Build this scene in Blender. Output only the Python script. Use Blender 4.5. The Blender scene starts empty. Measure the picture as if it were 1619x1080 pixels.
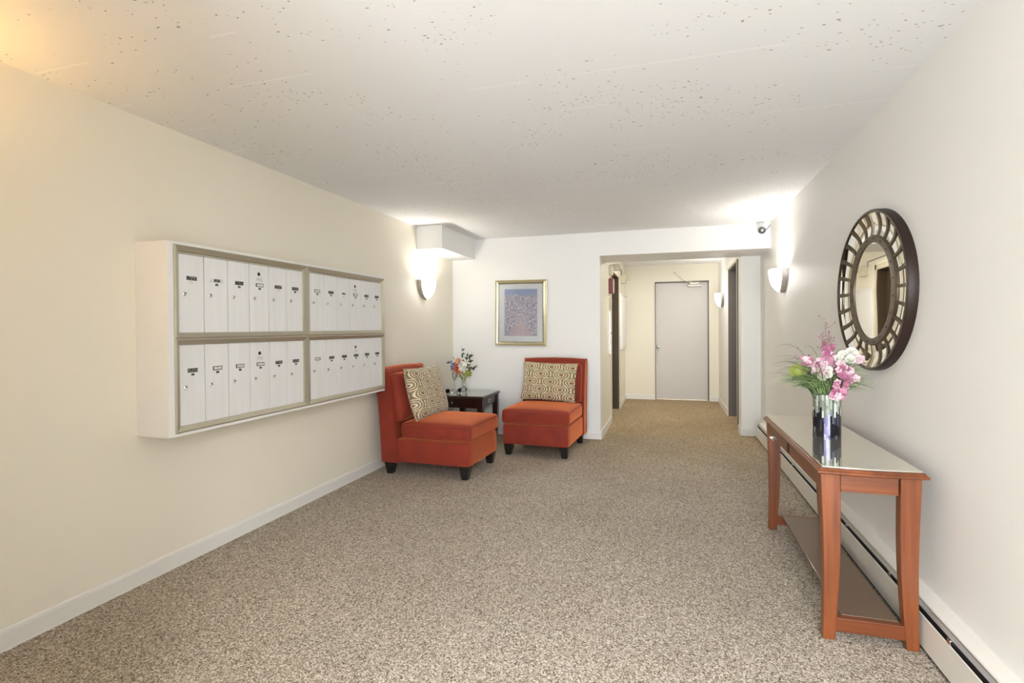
import bpy, math, random
from mathutils import Vector, Matrix
PI = math.pi
S = bpy.context.scene
COL = S.collection

# ------------------------------------------------------------------ camera
cd = bpy.data.cameras.new('camera'); cam = bpy.data.objects.new('camera', cd); COL.objects.link(cam)
cd.sensor_width = 36.0; cd.sensor_fit = 'HORIZONTAL'
cd.lens = 831.52 / 1619 * 36; cd.shift_y = -14.24 / 1619
cd.clip_start = 0.05
r_ = Vector((0.95812, 0.28628, -0.00696)); d_ = Vector((-0.0041, -0.01058, -0.99994)); f_ = Vector((-0.28634, 0.95809, -0.00896))
m_ = Matrix((r_, -d_, -f_)).transposed().to_4x4(); m_.translation = Vector((0, 0, 1.28))
cam.matrix_world = m_
S.camera = cam

# ------------------------------------------------------------------ world, daylight, exposure
W = bpy.data.worlds.new('daylight'); S.world = W; W.use_nodes = True
bg = W.node_tree.nodes['Background']; bg.inputs[0].default_value = (0.86, 0.93, 1.0, 1); bg.inputs[1].default_value = 5.0
S.view_settings.view_transform = 'Standard'; S.view_settings.look = 'None'
S.view_settings.exposure = 0.40; S.view_settings.gamma = 1.0; S.view_settings.use_curve_mapping = False
def lamp(name, kind, loc, power, color, size=.1, size_y=None, rot=(0, 0, 0), spot=None):
    l = bpy.data.lights.new(name, kind); l.energy = power; l.color = color
    if kind == 'AREA':
        l.size = size
        if size_y: l.shape = 'RECTANGLE'; l.size_y = size_y
    else: l.shadow_soft_size = size
    if kind == 'SPOT': l.spot_size = spot; l.spot_blend = 1.0
    o = bpy.data.objects.new(name, l); o.location = loc; o.rotation_euler = rot; COL.objects.link(o)
    return o
# daylight entering through the glazed entrance behind the camera
DAY = lamp('entrance_daylight', 'AREA', (-0.05, -2.55, 1.15), 128, (0.84, 0.92, 1.0), 1.9, 2.1, (PI/2 + .22, 0, 0))
WARM = (1.0, 0.97, 0.91)
P_FILL, P_SCONCE, P_SCONCE_HALL, P_SCONCE_REAR = 114, 11, 6, 12
lamp('added_fill_light', 'AREA', (0.62, -1.6, 2.262), P_FILL, (0.98, 0.985, 1.0), .34, .34)  # added fill light behind the camera, evens out the room
lamp('added_hall_fill_light', 'AREA', (0.03, 7.7, 2.262), 15, (1.0, 0.89, 0.72), .30, .30)  # added fill light out of sight behind the beam, brightens the hall

# ------------------------------------------------------------------ materials
def _new(name):
    m = bpy.data.materials.new(name); m.use_nodes = True
    nt = m.node_tree; return m, nt, nt.nodes['Principled BSDF']
def _n(nt, t, **k):
    n = nt.nodes.new(t)
    for a, b in k.items(): setattr(n, a, b)
    return n
def _mix(nt, fac, a, b, mode='MIX'):
    n = _n(nt, 'ShaderNodeMix', data_type='RGBA', blend_type=mode)
    if isinstance(fac, (int, float)): n.inputs[0].default_value = fac
    else: nt.links.new(fac, n.inputs[0])
    for i, c in ((6, a), (7, b)):
        if isinstance(c, tuple): n.inputs[i].default_value = (*c, 1)
        else: nt.links.new(c, n.inputs[i])
    return n.outputs[2]
def _ramp(nt, src, stops):
    r = _n(nt, 'ShaderNodeValToRGB'); nt.links.new(src, r.inputs[0])
    e = r.color_ramp.elements
    while len(e) < len(stops): e.new(.5)
    for x, (p, c) in zip(e, stops):
        x.position = p; x.color = (c, c, c, 1) if isinstance(c, (int, float)) else (*c, 1)
    return r.outputs[0]
def _coord(nt, scale=(1, 1, 1), which='Object'):
    t = _n(nt, 'ShaderNodeTexCoord'); mp = _n(nt, 'ShaderNodeMapping'); mp.inputs['Scale'].default_value = scale
    nt.links.new(t.outputs[which], mp.inputs[0]); return mp.outputs[0]
def _noise(nt, co, scale, detail=2, rough=.5, out=0):
    n = _n(nt, 'ShaderNodeTexNoise'); n.inputs['Scale'].default_value = scale; n.inputs['Detail'].default_value = detail
    n.inputs['Roughness'].default_value = rough; nt.links.new(co, n.inputs['Vector']); return n.outputs[out]
def _math(nt, op, a, b=None, c=None):
    n = _n(nt, 'ShaderNodeMath', operation=op)
    for i, x in enumerate((a, b, c)):
        if x is None: continue
        if isinstance(x, (int, float)): n.inputs[i].default_value = x
        else: nt.links.new(x, n.inputs[i])
    return n.outputs[0]
def _bump(nt, b, h, strength, dist=.002):
    n = _n(nt, 'ShaderNodeBump'); n.inputs['Strength'].default_value = strength; n.inputs['Distance'].default_value = dist
    nt.links.new(h, n.inputs['Height']); nt.links.new(n.outputs[0], b.inputs['Normal'])
def mat(name, col, rough=.5, metal=0, var=.06, vscale=12, bump=0, bscale=80, aniso=(1, 1, 1), **k):
    m, nt, b = _new(name)
    co = _coord(nt, aniso)
    nz = _noise(nt, co, vscale, 3)
    dark = tuple(c * (1 - var) for c in col); lite = tuple(min(1, c * (1 + var)) for c in col)
    nt.links.new(_mix(nt, nz, dark, lite), b.inputs['Base Color'])
    b.inputs['Roughness'].default_value = rough; b.inputs['Metallic'].default_value = metal
    if bump: _bump(nt, b, _noise(nt, co, bscale, 3), bump)
    for a, v in k.items():
        i = b.inputs[a.replace('_', ' ')]; i.default_value = (*v, 1) if isinstance(v, tuple) else v
    return m
def wood_mat(name, dark, lite, axis=(1, 1, .06), scale=28, rough=.38, coat=.15):
    m, nt, b = _new(name)
    co = _coord(nt, axis)
    g = _noise(nt, co, scale, 5, .6); g2 = _noise(nt, _coord(nt), 3.5, 2)
    c = _mix(nt, _ramp(nt, g, [(.3, 0.0), (.7, 1.0)]), dark, lite)
    c = _mix(nt, _ramp(nt, g2, [(.35, 0.0), (.8, .35)]), c, tuple(x * .6 for x in dark))
    nt.links.new(c, b.inputs['Base Color']); b.inputs['Roughness'].default_value = rough
    b.inputs['Coat Weight'].default_value = coat; b.inputs['Coat Roughness'].default_value = .15
    _bump(nt, b, g, .06, .001)
    return m
def glass_mat(name, col=(1, 1, 1), rough=0.0, ior=1.5):
    m, nt, b = _new(name)
    nz = _noise(nt, _coord(nt), 4, 1)
    nt.links.new(_mix(nt, nz, col, tuple(c * .985 for c in col)), b.inputs['Base Color'])
    b.inputs['Transmission Weight'].default_value = 1; b.inputs['Roughness'].default_value = rough; b.inputs['IOR'].default_value = ior
    return m
def pane_mat():
    m, nt, b = _new('picture_glass')
    nz = _noise(nt, _coord(nt), 3, 1)
    tr = _n(nt, 'ShaderNodeBsdfTransparent'); gl = _n(nt, 'ShaderNodeBsdfGlossy'); gl.inputs['Roughness'].default_value = .02
    nt.links.new(_mix(nt, nz, (.97, .98, .97), (.99, .99, .99)), tr.inputs[0])
    fr = _n(nt, 'ShaderNodeFresnel'); fr.inputs[0].default_value = 1.45
    mx = _n(nt, 'ShaderNodeMixShader'); nt.links.new(fr.outputs[0], mx.inputs[0]); nt.links.new(tr.outputs[0], mx.inputs[1]); nt.links.new(gl.outputs[0], mx.inputs[2])
    nt.links.new(mx.outputs[0], nt.nodes['Material Output'].inputs[0]); nt.nodes.remove(b)
    return m
def emit_mat(name, col, strength):
    m, nt, b = _new(name)
    b.inputs['Base Color'].default_value = (.9, .88, .84, 1); b.inputs['Roughness'].default_value = .35
    nz = _noise(nt, _coord(nt), 6, 2)
    nt.links.new(_mix(nt, nz, col, tuple(c * .96 for c in col)), b.inputs['Emission Color'])
    b.inputs['Emission Strength'].default_value = strength
    return m
def paint_mat(name, col):
    m, nt, b = _new(name); co = _coord(nt)
    nt.links.new(_mix(nt, _noise(nt, co, 1.3, 2), tuple(c * .985 for c in col), col), b.inputs['Base Color'])
    b.inputs['Roughness'].default_value = .5; b.inputs['Specular IOR Level'].default_value = .35
    _bump(nt, b, _noise(nt, co, 140, 3), .06, .001)
    return m
def ceiling_mat():
    m, nt, b = _new('painted_concrete'); co = _coord(nt)
    b.inputs['Roughness'].default_value = .75
    clus = _ramp(nt, _noise(nt, co, 1.7, 2), [(.44, 0.0), (.68, 1.0)])
    # elongated pits
    cod = _coord(nt, (.75, 1.5, 1))
    nzv = _noise(nt, cod, 26, 2, out=1)
    vadd = _n(nt, 'ShaderNodeVectorMath', operation='MULTIPLY_ADD'); nt.links.new(nzv, vadd.inputs[0])
    vadd.inputs[1].default_value = (.035, .035, .035); nt.links.new(cod, vadd.inputs[2])
    def pits(scale, lo, hi, keep):
        v = _n(nt, 'ShaderNodeTexVoronoi', feature='F1'); v.inputs['Scale'].default_value = scale
        nt.links.new(vadd.outputs[0], v.inputs['Vector'])
        sep = _n(nt, 'ShaderNodeSeparateColor'); nt.links.new(v.outputs['Color'], sep.inputs[0])
        thr = _math(nt, 'SUBTRACT', 1.0, _math(nt, 'MULTIPLY_ADD', clus, keep, .014))
        on = _math(nt, 'GREATER_THAN', sep.outputs[0], thr)
        sz = _math(nt, 'MULTIPLY_ADD', sep.outputs[1], hi - lo, lo)
        near = _math(nt, 'LESS_THAN', v.outputs['Distance'], sz)
        return _math(nt, 'MULTIPLY', on, near)
    p = _math(nt, 'MAXIMUM', pits(24, .07, .16, .12), pits(55, .13, .27, .42))
    # board-mark ridges across the room
    sx = _n(nt, 'ShaderNodeSeparateXYZ'); nt.links.new(co, sx.inputs[0])
    fr = _math(nt, 'FRACT', _math(nt, 'MULTIPLY', sx.outputs[1], 2.9))
    ln = _math(nt, 'LESS_THAN', _math(nt, 'ABSOLUTE', _math(nt, 'SUBTRACT', fr, .5)), .013)
    msk = _math(nt, 'GREATER_THAN', _noise(nt, _coord(nt, (1, 2.9, 1)), 1.6, 0), .54)
    ln = _math(nt, 'MULTIPLY', ln, msk)
    base = _mix(nt, _noise(nt, co, .8, 2), (.86, .86, .855), (.885, .885, .88))
    c = _mix(nt, p, base, (.30, .27, .24)); c = _mix(nt, _math(nt, 'MULTIPLY', ln, .9), c, (.95, .95, .94))
    nt.links.new(c, b.inputs['Base Color'])
    h = _math(nt, 'ADD', _math(nt, 'MULTIPLY', _noise(nt, _coord(nt, (.4, 1.6, 1)), 55, 4), .35), _math(nt, 'MULTIPLY', p, -1.2))
    h = _math(nt, 'ADD', h, ln)
    _bump(nt, b, h, .45, .003)
    return m
def carpet_mat():
    m, nt, b = _new('taupe_loop_carpet'); co = _coord(nt)
    b.inputs['Roughness'].default_value = .95; b.inputs['Specular IOR Level'].default_value = .1
    cd2 = _n(nt, 'ShaderNodeVectorMath', operation='MULTIPLY_ADD')
    nt.links.new(_noise(nt, co, 90, 2, out=1), cd2.inputs[0]); cd2.inputs[1].default_value = (.009, .009, .009); nt.links.new(co, cd2.inputs[2])
    v = _n(nt, 'ShaderNodeTexVoronoi', feature='F1'); v.inputs['Scale'].default_value = 205; nt.links.new(cd2.outputs[0], v.inputs['Vector'])
    sep = _n(nt, 'ShaderNodeSeparateColor'); nt.links.new(v.outputs['Color'], sep.inputs[0])
    c = _ramp(nt, sep.outputs[0], [(0, (.12, .09, .062)), (.3, (.36, .305, .24)), (.7, (.60, .525, .43)), (1, (.90, .83, .72))])
    c = _mix(nt, _ramp(nt, _noise(nt, co, 1.1, 3), [(.35, 0.0), (.75, .22)]), c, (.17, .13, .085))
    # browner toward the hallway, transition broken up by noise
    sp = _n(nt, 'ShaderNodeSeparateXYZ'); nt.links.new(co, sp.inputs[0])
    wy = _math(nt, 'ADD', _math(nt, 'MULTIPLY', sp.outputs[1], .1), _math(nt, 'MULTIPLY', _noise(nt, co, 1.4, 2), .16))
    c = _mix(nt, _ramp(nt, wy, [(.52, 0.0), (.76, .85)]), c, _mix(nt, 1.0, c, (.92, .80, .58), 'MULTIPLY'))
    nt.links.new(c, b.inputs['Base Color'])
    h = _math(nt, 'SUBTRACT', _math(nt, 'MULTIPLY', sep.outputs[0], .6), v.outputs['Distance'])
    _bump(nt, b, h, .7, .006)
    return m
def pillow_mat():
    m, nt, b = _new('ring_pattern_fabric')
    b.inputs['Roughness'].default_value = .8; b.inputs['Sheen Weight'].default_value = .3
    t = _n(nt, 'ShaderNodeTexCoord'); sp = _n(nt, 'ShaderNodeSeparateXYZ'); nt.links.new(t.outputs['UV'], sp.inputs[0])
    U = _math(nt, 'MULTIPLY', sp.outputs[0], 2.7); V = _math(nt, 'MULTIPLY', sp.outputs[1], 5.2)
    row = _math(nt, 'FLOOR', V); odd = _math(nt, 'MULTIPLY', _math(nt, 'MODULO', row, 2.0), .5)
    cu = _math(nt, 'SUBTRACT', _math(nt, 'FRACT', _math(nt, 'ADD', U, odd)), .5)
    cv = _math(nt, 'SUBTRACT', _math(nt, 'FRACT', V), .5)
    # two candidate centres (rows overlap) -> nearest
    def dist(cu, cv): return _math(nt, 'SQRT', _math(nt, 'ADD', _math(nt, 'MULTIPLY', cu, cu), _math(nt, 'MULTIPLY', _math(nt, 'MULTIPLY', cv, cv), .42)))
    d1 = dist(cu, cv)
    sg = _math(nt, 'SIGN', cv); cv2 = _math(nt, 'SUBTRACT', cv, sg)
    cu2 = _math(nt, 'SUBTRACT', _math(nt, 'FRACT', _math(nt, 'ADD', _math(nt, 'ADD', U, odd), .5)), .5)
    d2 = dist(cu2, cv2)
    d = _math(nt, 'MINIMUM', d1, d2)
    wob = _math(nt, 'MULTIPLY', _noise(nt, t.outputs['UV'], 40, 2), .035)
    d = _math(nt, 'ADD', d, wob)
    ring = _math(nt, 'SINE', _math(nt, 'MULTIPLY', d, 52))
    stripe = _noise(nt, _coord(nt, (4.2, .25, 1), 'UV'), 2.2, 1)
    base = _mix(nt, _ramp(nt, stripe, [(.42, 0.0), (.5, 1.0)]), (.46, .33, .17), (.33, .26, .075))
    c = _mix(nt, _ramp(nt, ring, [(.45, 0.0), (.6, 1.0)]), base, (.76, .68, .52))
    c = _mix(nt, _ramp(nt, _math(nt, 'MULTIPLY', ring, -1.0), [(.62, 0.0), (.78, .9)]), c, (.10, .065, .06))
    c = _mix(nt, _math(nt, 'LESS_THAN', d, .085), c, (.33, .10, .05))
    nt.links.new(c, b.inputs['Base Color'])
    _bump(nt, b, _noise(nt, _coord(nt), 300, 2), .2, .001)
    return m
def print_mat():
    # plain generic garden-coloured print: blue band above, mottled lilac, pink foot
    m, nt, b = _new('garden_print'); t = _n(nt, 'ShaderNodeTexCoord'); sp = _n(nt, 'ShaderNodeSeparateXYZ')
    nt.links.new(t.outputs['UV'], sp.inputs[0]); u, v = sp.outputs[0], sp.outputs[1]
    co = _coord(nt, (1, 1.4, 1), 'UV')
    mot = _noise(nt, co, 15, 5, .85); mot2 = _noise(nt, co, 5, 3)
    c = _mix(nt, _ramp(nt, mot, [(.38, 0.0), (.60, 1.0)]), (.13, .13, .20), (.86, .78, .84))
    c = _mix(nt, _ramp(nt, mot2, [(.4, 0.0), (.7, .45)]), c, (.50, .44, .58))
    vv = _math(nt, 'ADD', v, _math(nt, 'MULTIPLY', _math(nt, 'SUBTRACT', mot2, .5), .25))
    c = _mix(nt, _ramp(nt, vv, [(.84, 0.0), (.90, 1.0)]), c, (.36, .42, .64))
    foot = _math(nt, 'SUBTRACT', _math(nt, 'ADD', _math(nt, 'ABSOLUTE', _math(nt, 'SUBTRACT', u, .52)), _math(nt, 'MULTIPLY', v, .75)), _math(nt, 'MULTIPLY', _math(nt, 'SUBTRACT', mot, .5), .22))
    c = _mix(nt, _ramp(nt, foot, [(.22, .85), (.44, 0.0)]), c, (.70, .55, .56))
    nt.links.new(c, b.inputs['Base Color']); b.inputs['Roughness'].default_value = .5
    return m
def plate_mat(name, ground, ink, scale=(260, 70, 260)):
    m, nt, b = _new(name); nz = _noise(nt, _coord(nt, (1, 1, .35)), 330, 1)
    nt.links.new(_mix(nt, _ramp(nt, nz, [(.55, 0.0), (.62, .75)]), ground, ink), b.inputs['Base Color'])
    b.inputs['Roughness'].default_value = .4; return m
def mosaic_mat():
    m, nt, b = _new('mosaic_glass'); t = _n(nt, 'ShaderNodeTexCoord'); sp = _n(nt, 'ShaderNodeSeparateXYZ'); nt.links.new(t.outputs['UV'], sp.inputs[0])
    cols = _math(nt, 'FLOOR', _math(nt, 'MULTIPLY', sp.outputs[0], 58))
    wn = _n(nt, 'ShaderNodeTexWhiteNoise', noise_dimensions='1D'); nt.links.new(cols, wn.inputs['W'])
    rows = _math(nt, 'FLOOR', _math(nt, 'ADD', _math(nt, 'MULTIPLY', sp.outputs[1], 4), _math(nt, 'MULTIPLY', wn.outputs[0], 5)))
    cb = _n(nt, 'ShaderNodeCombineXYZ'); nt.links.new(cols, cb.inputs[0]); nt.links.new(rows, cb.inputs[1])
    w2 = _n(nt, 'ShaderNodeTexWhiteNoise', noise_dimensions='2D'); nt.links.new(cb.outputs[0], w2.inputs['Vector'])
    lite = _ramp(nt, w2.outputs[0], [(0, (.08, .09, .07)), (.4, (.24, .27, .21)), (.7, (.42, .47, .42)), (1, (.72, .77, .71))])
    dark = _ramp(nt, w2.outputs[0], [(0, (.004, .004, .008)), (.80, (.010, .010, .018)), (.88, (.05, .05, .09)), (.95, (.02, .02, .03)), (1, (.22, .23, .24))])
    lim = _math(nt, 'MULTIPLY_ADD', wn.outputs[0], .32, .42)
    vio = _math(nt, 'LESS_THAN', _math(nt, 'ABSOLUTE', _math(nt, 'SUBTRACT', _math(nt, 'FRACT', _math(nt, 'MULTIPLY', sp.outputs[0], 3.0)), .14)), .085)
    dark = _mix(nt, vio, dark, _ramp(nt, w2.outputs[0], [(0, (.10, .10, .26)), (.5, (.26, .26, .50)), (1, (.55, .57, .70))]))
    c = _mix(nt, _math(nt, 'LESS_THAN', sp.outputs[1], lim), lite, dark)
    nt.links.new(c, b.inputs['Base Color']); b.inputs['Roughness'].default_value = .12
    gap = _math(nt, 'PINGPONG', _math(nt, 'MULTIPLY', sp.outputs[0], 58), .5)
    _bump(nt, b, gap, .5, .001)
    return m

M = dict(
    wall=paint_mat('cream_wall_paint', (.885, .88, .855)),
    leftwall=paint_mat('beige_wall_paint', (.885, .83, .705)),
    hallwall=paint_mat('warm_hall_paint', (.87, .83, .70)),
    beam=paint_mat('beam_paint', (.88, .87, .84)),
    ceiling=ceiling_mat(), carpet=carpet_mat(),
    base=mat('baseboard_paint', (.80, .78, .74), .35, var=.02),
    case=mat('white_box_paint', (.86, .85, .83), .4, var=.02),
    alu=mat('satin_aluminium', (.50, .465, .37), .36, .7, var=.08, vscale=20, aniso=(1, .1, 1)),
    boxdoor=mat('brushed_door_metal', (.82, .82, .82), .42, .12, var=.07, vscale=9, aniso=(1, 3, .25)),
    recess=mat('dark_gap', (.05, .045, .04), .8),
    plate_k=plate_mat('black_name_strip', (.012, .012, .012), (.5, .5, .48)),
    plate_w=plate_mat('white_name_card', (.78, .78, .76), (.08, .08, .08)),
    black=mat('black_plastic', (.012, .012, .012), .35),
    chrome=mat('chrome', (.75, .75, .74), .15, 1, var=.02),
    nickel=mat('brushed_nickel', (.46, .42, .38), .42, .85),
    shade=emit_mat('glowing_frosted_glass', (1.0, .99, .95), 14),
    shade_warm=emit_mat('glowing_amber_glass', (1.0, .55, .13), 12),
    velvet=mat('rust_red_velvet', (.225, .022, .008), .8, var=.45, vscale=5, bump=.12, bscale=260, Sheen_Weight=1.0, Sheen_Tint=(1.0, .30, .11), Sheen_Roughness=.42),
    piping=mat('dark_red_piping', (.26, .035, .015), .7, var=.15),
    blackleg=mat('black_lacquered_wood', (.010, .009, .009), .25, Coat_Weight=.4),
    pillow=pillow_mat(),
    wood=wood_mat('cherry_wood', (.145, .034, .009), (.30, .085, .020)),
    woodx=wood_mat('cherry_wood_lengthwise', (.12, .029, .008), (.25, .067, .017), (1, .06, 1)),
    woody=wood_mat('cherry_wood_crosswise', (.12, .029, .008), (.25, .067, .017), (.06, 1, 1)),
    shelf=mat('brown_shelf_board', (.15, .095, .06), .35, var=.08, vscale=6, Coat_Weight=.1),
    darkwood=wood_mat('espresso_wood', (.018, .006, .004), (.045, .012, .007), rough=.28),
    tableglass=mat('silvery_table_glass', (.80, .77, .69), .03, .86, var=.01),
    darkglass=mat('glossy_dark_table_glass', (.42, .42, .38), .05, .8, var=.02),
    pane=pane_mat(),
    glass=glass_mat('clear_glass', (.97, 1.0, .98)),
    vaseglass=glass_mat('thick_vase_glass', (.93, .97, .95), 0.02, 1.5),
    mosaic=mosaic_mat(),
    bronze=mat('dark_bronze', (.026, .014, .011), .42, 0, var=.35, vscale=7, Specular_IOR_Level=.25),
    bronze2=mat('rubbed_bronze', (.12, .09, .06), .38, .7, var=.2, vscale=20),
    mirror=mat('silvered_mirror', (.90, .89, .84), .015, 1, var=.01),
    gold=mat('champagne_gold_frame', (.62, .56, .38), .3, .75, var=.08),
    mat_board=mat('white_mat_board', (.84, .84, .84), .7, var=.01),
    print=print_mat(),
    doorgrey=mat('pale_grey_door_paint', (.63, .60, .575), .42, var=.02, vscale=2),
    steel=mat('grey_steel_frame', (.14, .12, .10), .45, .3),
    jamb=mat('taupe_grey_steel', (.175, .155, .145), .5, .1),
    brown=mat('dark_brown_metal', (.075, .050, .026), .42, .2, var=.12, vscale=3),
    casing=mat('beige_casing_paint', (.66, .61, .47), .45, var=.03),
    cream=mat('cream_enamel', (.80, .77, .71), .38, var=.015),
    hslot=mat('heater_dark_interior', (.012, .010, .010), .7),
    damper=mat('grey_damper_metal', (.46, .46, .46), .4, .5),
    red=mat('alarm_red', (.20, .022, .014), .4),
    redwhite=mat('alarm_lens', (.80, .55, .50), .25),
    whiteboard=mat('white_enamel_board', (.80, .82, .84), .25, var=.02),
    camgrey=mat('camera_grey', (.05, .05, .045), .4, var=.1),
    camwhite=mat('camera_white', (.80, .79, .76), .4),
    grass=mat('grass_green', (.12, .18, .055), .6, var=.45, vscale=30),
    grassmid=mat('mid_grass_green', (.24, .33, .13), .6, var=.3, vscale=30),
    grassdark=mat('deep_grass_green', (.035, .06, .022), .6, var=.3, vscale=30),
    leafdk=mat('dark_leaf_green', (.035, .065, .045), .6, var=.4, vscale=30),
    leafyg=mat('yellow_green_leaf', (.38, .42, .10), .6, var=.35, vscale=30),
    pink=mat('pink_petal', (.58, .25, .36), .6, var=.28, vscale=45),
    pinkdk=mat('magenta_petal', (.36, .11, .20), .6, var=.3, vscale=45),
    palepink=mat('pale_pink_petal', (.74, .54, .58), .6, var=.15, vscale=45),
    white=mat('cream_white_petal', (.82, .80, .70), .6, var=.08, vscale=30),
    orange=mat('orange_petal', (.72, .24, .07), .6, var=.3, vscale=40),
    coral=mat('coral_red_petal', (.66, .13, .06), .6, var=.3, vscale=40),
    peach=mat('peach_petal', (.78, .42, .24), .6, var=.2, vscale=40),
    blue=mat('blue_violet_petal', (.18, .22, .42), .6, var=.4, vscale=60),
    twig=mat('brown_twig', (.20, .12, .09), .7),
    spiky=mat('dark_glass_beads', (.012, .013, .03), .15, .2),
    silver=mat('pewter_leaf', (.25, .25, .23), .35, .8),
    brass=mat('brass', (.55, .42, .18), .3, .9),
)

# ------------------------------------------------------------------ mesh helper
class G:
    def __init__(s): s.v = []; s.f = []; s.uv = None
    def add(s, vs, fs):
        o = len(s.v); s.v += [tuple(p) for p in vs]; s.f += [tuple(i + o for i in f) for f in fs]; return s
    def box(s, x0, x1, y0, y1, z0, z1):
        x0, x1 = sorted((x0, x1)); y0, y1 = sorted((y0, y1)); z0, z1 = sorted((z0, z1))
        return s.add([(x0, y0, z0), (x1, y0, z0), (x1, y1, z0), (x0, y1, z0), (x0, y0, z1), (x1, y0, z1), (x1, y1, z1), (x0, y1, z1)],
                     [(0, 3, 2, 1), (4, 5, 6, 7), (0, 1, 5, 4), (1, 2, 6, 5), (2, 3, 7, 6), (3, 0, 4, 7)])
    def loops(s, rings, caps=True, closed=True):
        n = len(rings[0]); vs = [p for r in rings for p in r]; fs = []
        for k in range(len(rings) - 1):
            for i in range(n if closed else n - 1):
                j = (i + 1) % n; fs.append((k * n + i, k * n + j, (k + 1) * n + j, (k + 1) * n + i))
        if caps: fs.append(tuple(reversed(range(n)))); fs.append(tuple(range((len(rings) - 1) * n, len(rings) * n)))
        return s.add(vs, fs)
    def lathe(s, prof, n=24, c=(0, 0, 0)):
        rings = [[(c[0] + r * math.cos(2 * PI * i / n), c[1] + r * math.sin(2 * PI * i / n), c[2] + z) for i in range(n)] for r, z in prof]
        return s.loops(rings)
    def tube(s, pts, r, n=6):
        pts = [Vector(p) for p in pts]; rings = []
        up = Vector((0.0, 0.0, 1.0)); prev = None
        for i, p in enumerate(pts):
            t = (pts[min(i + 1, len(pts) - 1)] - pts[max(i - 1, 0)])
            t = t.normalized() if t.length > 1e-9 else Vector((0, 0, 1))
            if prev is None:
                a = t.cross(up)
                if a.length < 1e-3: a = t.cross(Vector((1, 0, 0)))
            else: a = prev - t * prev.dot(t)
            a.normalize(); prev = a; b = t.cross(a)
            rr = r[i] if isinstance(r, (list, tuple)) else r
            rings.append([p + (a * math.cos(2 * PI * k / n) + b * math.sin(2 * PI * k / n)) * rr for k in range(n)])
        return s.loops(rings)
    def prism(s, poly, axis, a, b):
        # poly of 2D points in the two other axes, extruded along axis between a and b
        def mk(p, t): return {'x': (t, p[0], p[1]), 'y': (p[0], t, p[1]), 'z': (p[0], p[1], t)}[axis]
        return s.loops([[mk(p, a) for p in poly], [mk(p, b) for p in poly]])
    def ball(s, c, r, n=8, m=5, sc=(1, 1, 1)):
        return s.lathe([(max(1e-4, r * math.sin(PI * k / m)), -r * math.cos(PI * k / m)) for k in range(m + 1)], n, (0, 0, 0))._fix(c, sc, n * (m + 1))
    def _fix(s, c, sc, k):
        for i in range(len(s.v) - k, len(s.v)): p = s.v[i]; s.v[i] = (p[0] * sc[0] + c[0], p[1] * sc[1] + c[1], p[2] * sc[2] + c[2])
        return s
    def rbox(s, c, h, r, n=(8, 8, 4), fn=None):
        # rounded box from a cube grid; fn deforms local points
        h = Vector(h); vs = {}; V = []; F = []
        def vid(p):
            k = tuple(round(x, 5) for x in p)
            if k not in vs: vs[k] = len(V); V.append(Vector(p))
            return vs[k]
        for ax in range(3):
            a, b = [(1, 2), (2, 0), (0, 1)][ax]
            for sg in (-1, 1):
                for i in range(n[a]):
                    for j in range(n[b]):
                        q = []
                        for (ii, jj) in ((i, j), (i + 1, j), (i + 1, j + 1), (i, j + 1)):
                            p = [0, 0, 0]; p[ax] = sg; p[a] = -1 + 2 * ii / n[a]; p[b] = -1 + 2 * jj / n[b]
                            q.append(vid(p))
                        F.append(tuple(q) if sg > 0 else tuple(reversed(q)))
        out = []
        for p in V:
            # denser near the edges
            q = Vector([h[k] * math.copysign(1 - (1 - abs(p[k])) ** 1.6 if n[k] > 3 else abs(p[k]), p[k]) for k in range(3)])
            inn = Vector([max(-(h[k] - r), min(h[k] - r, q[k])) for k in range(3)])
            d = q - inn
            if d.length > 1e-9: q = inn + d.normalized() * r if sum(1 for k in range(3) if abs(d[k]) > 1e-9) > 1 else q
            if fn: q = Vector(fn(q, h))
            out.append(q + Vector(c))
        return s.add(out, F)
    def xf(s, mtx):
        s.v = [tuple(mtx @ Vector(p)) for p in s.v]; return s
    def build(s, name, m, parent=None, smooth=None, bevel=0, uv=None):
        me = bpy.data.meshes.new(name); me.from_pydata(s.v, [], s.f); me.update()
        me.materials.append(M[m] if isinstance(m, str) else m)
        if uv:
            l = me.uv_layers.new(name='UVMap')
            for poly in me.polygons:
                for li in poly.loop_indices: l.data[li].uv = uv(me.vertices[me.loops[li].vertex_index].co, poly)
        if smooth is not None:
            for p in me.polygons: p.use_smooth = True
            me.set_sharp_from_angle(angle=math.radians(smooth))
        o = bpy.data.objects.new(name, me); COL.objects.link(o)
        if parent: o.parent = parent
        if bevel:
            b = o.modifiers.new('bevel', 'BEVEL'); b.width = bevel; b.segments = 2; b.limit_method = 'ANGLE'; b.harden_normals = False
        return o
def thing(name, label, cat, loc=(0, 0, 0), rz=0, group=None):
    o = bpy.data.objects.new(name, None); COL.objects.link(o); o.location = loc; o.rotation_euler = (0, 0, rz)
    o.empty_display_size = .1
    tag(o, label, cat, group); return o
def tag(o, label, cat, group=None):
    o['label'] = label; o['category'] = cat
    if group: o['group'] = group
    return o
def struct(o): o['kind'] = 'structure'; return o
def sroot(name, label=None, loc=(0, 0, 0)):
    o = bpy.data.objects.new(name, None); COL.objects.link(o); o.location = loc; o['kind'] = 'structure'
    if label: o['label'] = label
    return o
def clone(root):
    r = root.copy(); COL.objects.link(r)
    for ch in list(root.children):
        c = ch.copy(); COL.objects.link(c); c.parent = r
        for g in list(ch.children):
            d = g.copy(); COL.objects.link(d); d.parent = c
    return r
def bez(p0, p1, p2, n=8):
    p0, p1, p2 = Vector(p0), Vector(p1), Vector(p2)
    return [p0 * (1 - t) ** 2 + p1 * 2 * t * (1 - t) + p2 * t * t for t in [i / n for i in range(n + 1)]]

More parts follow.
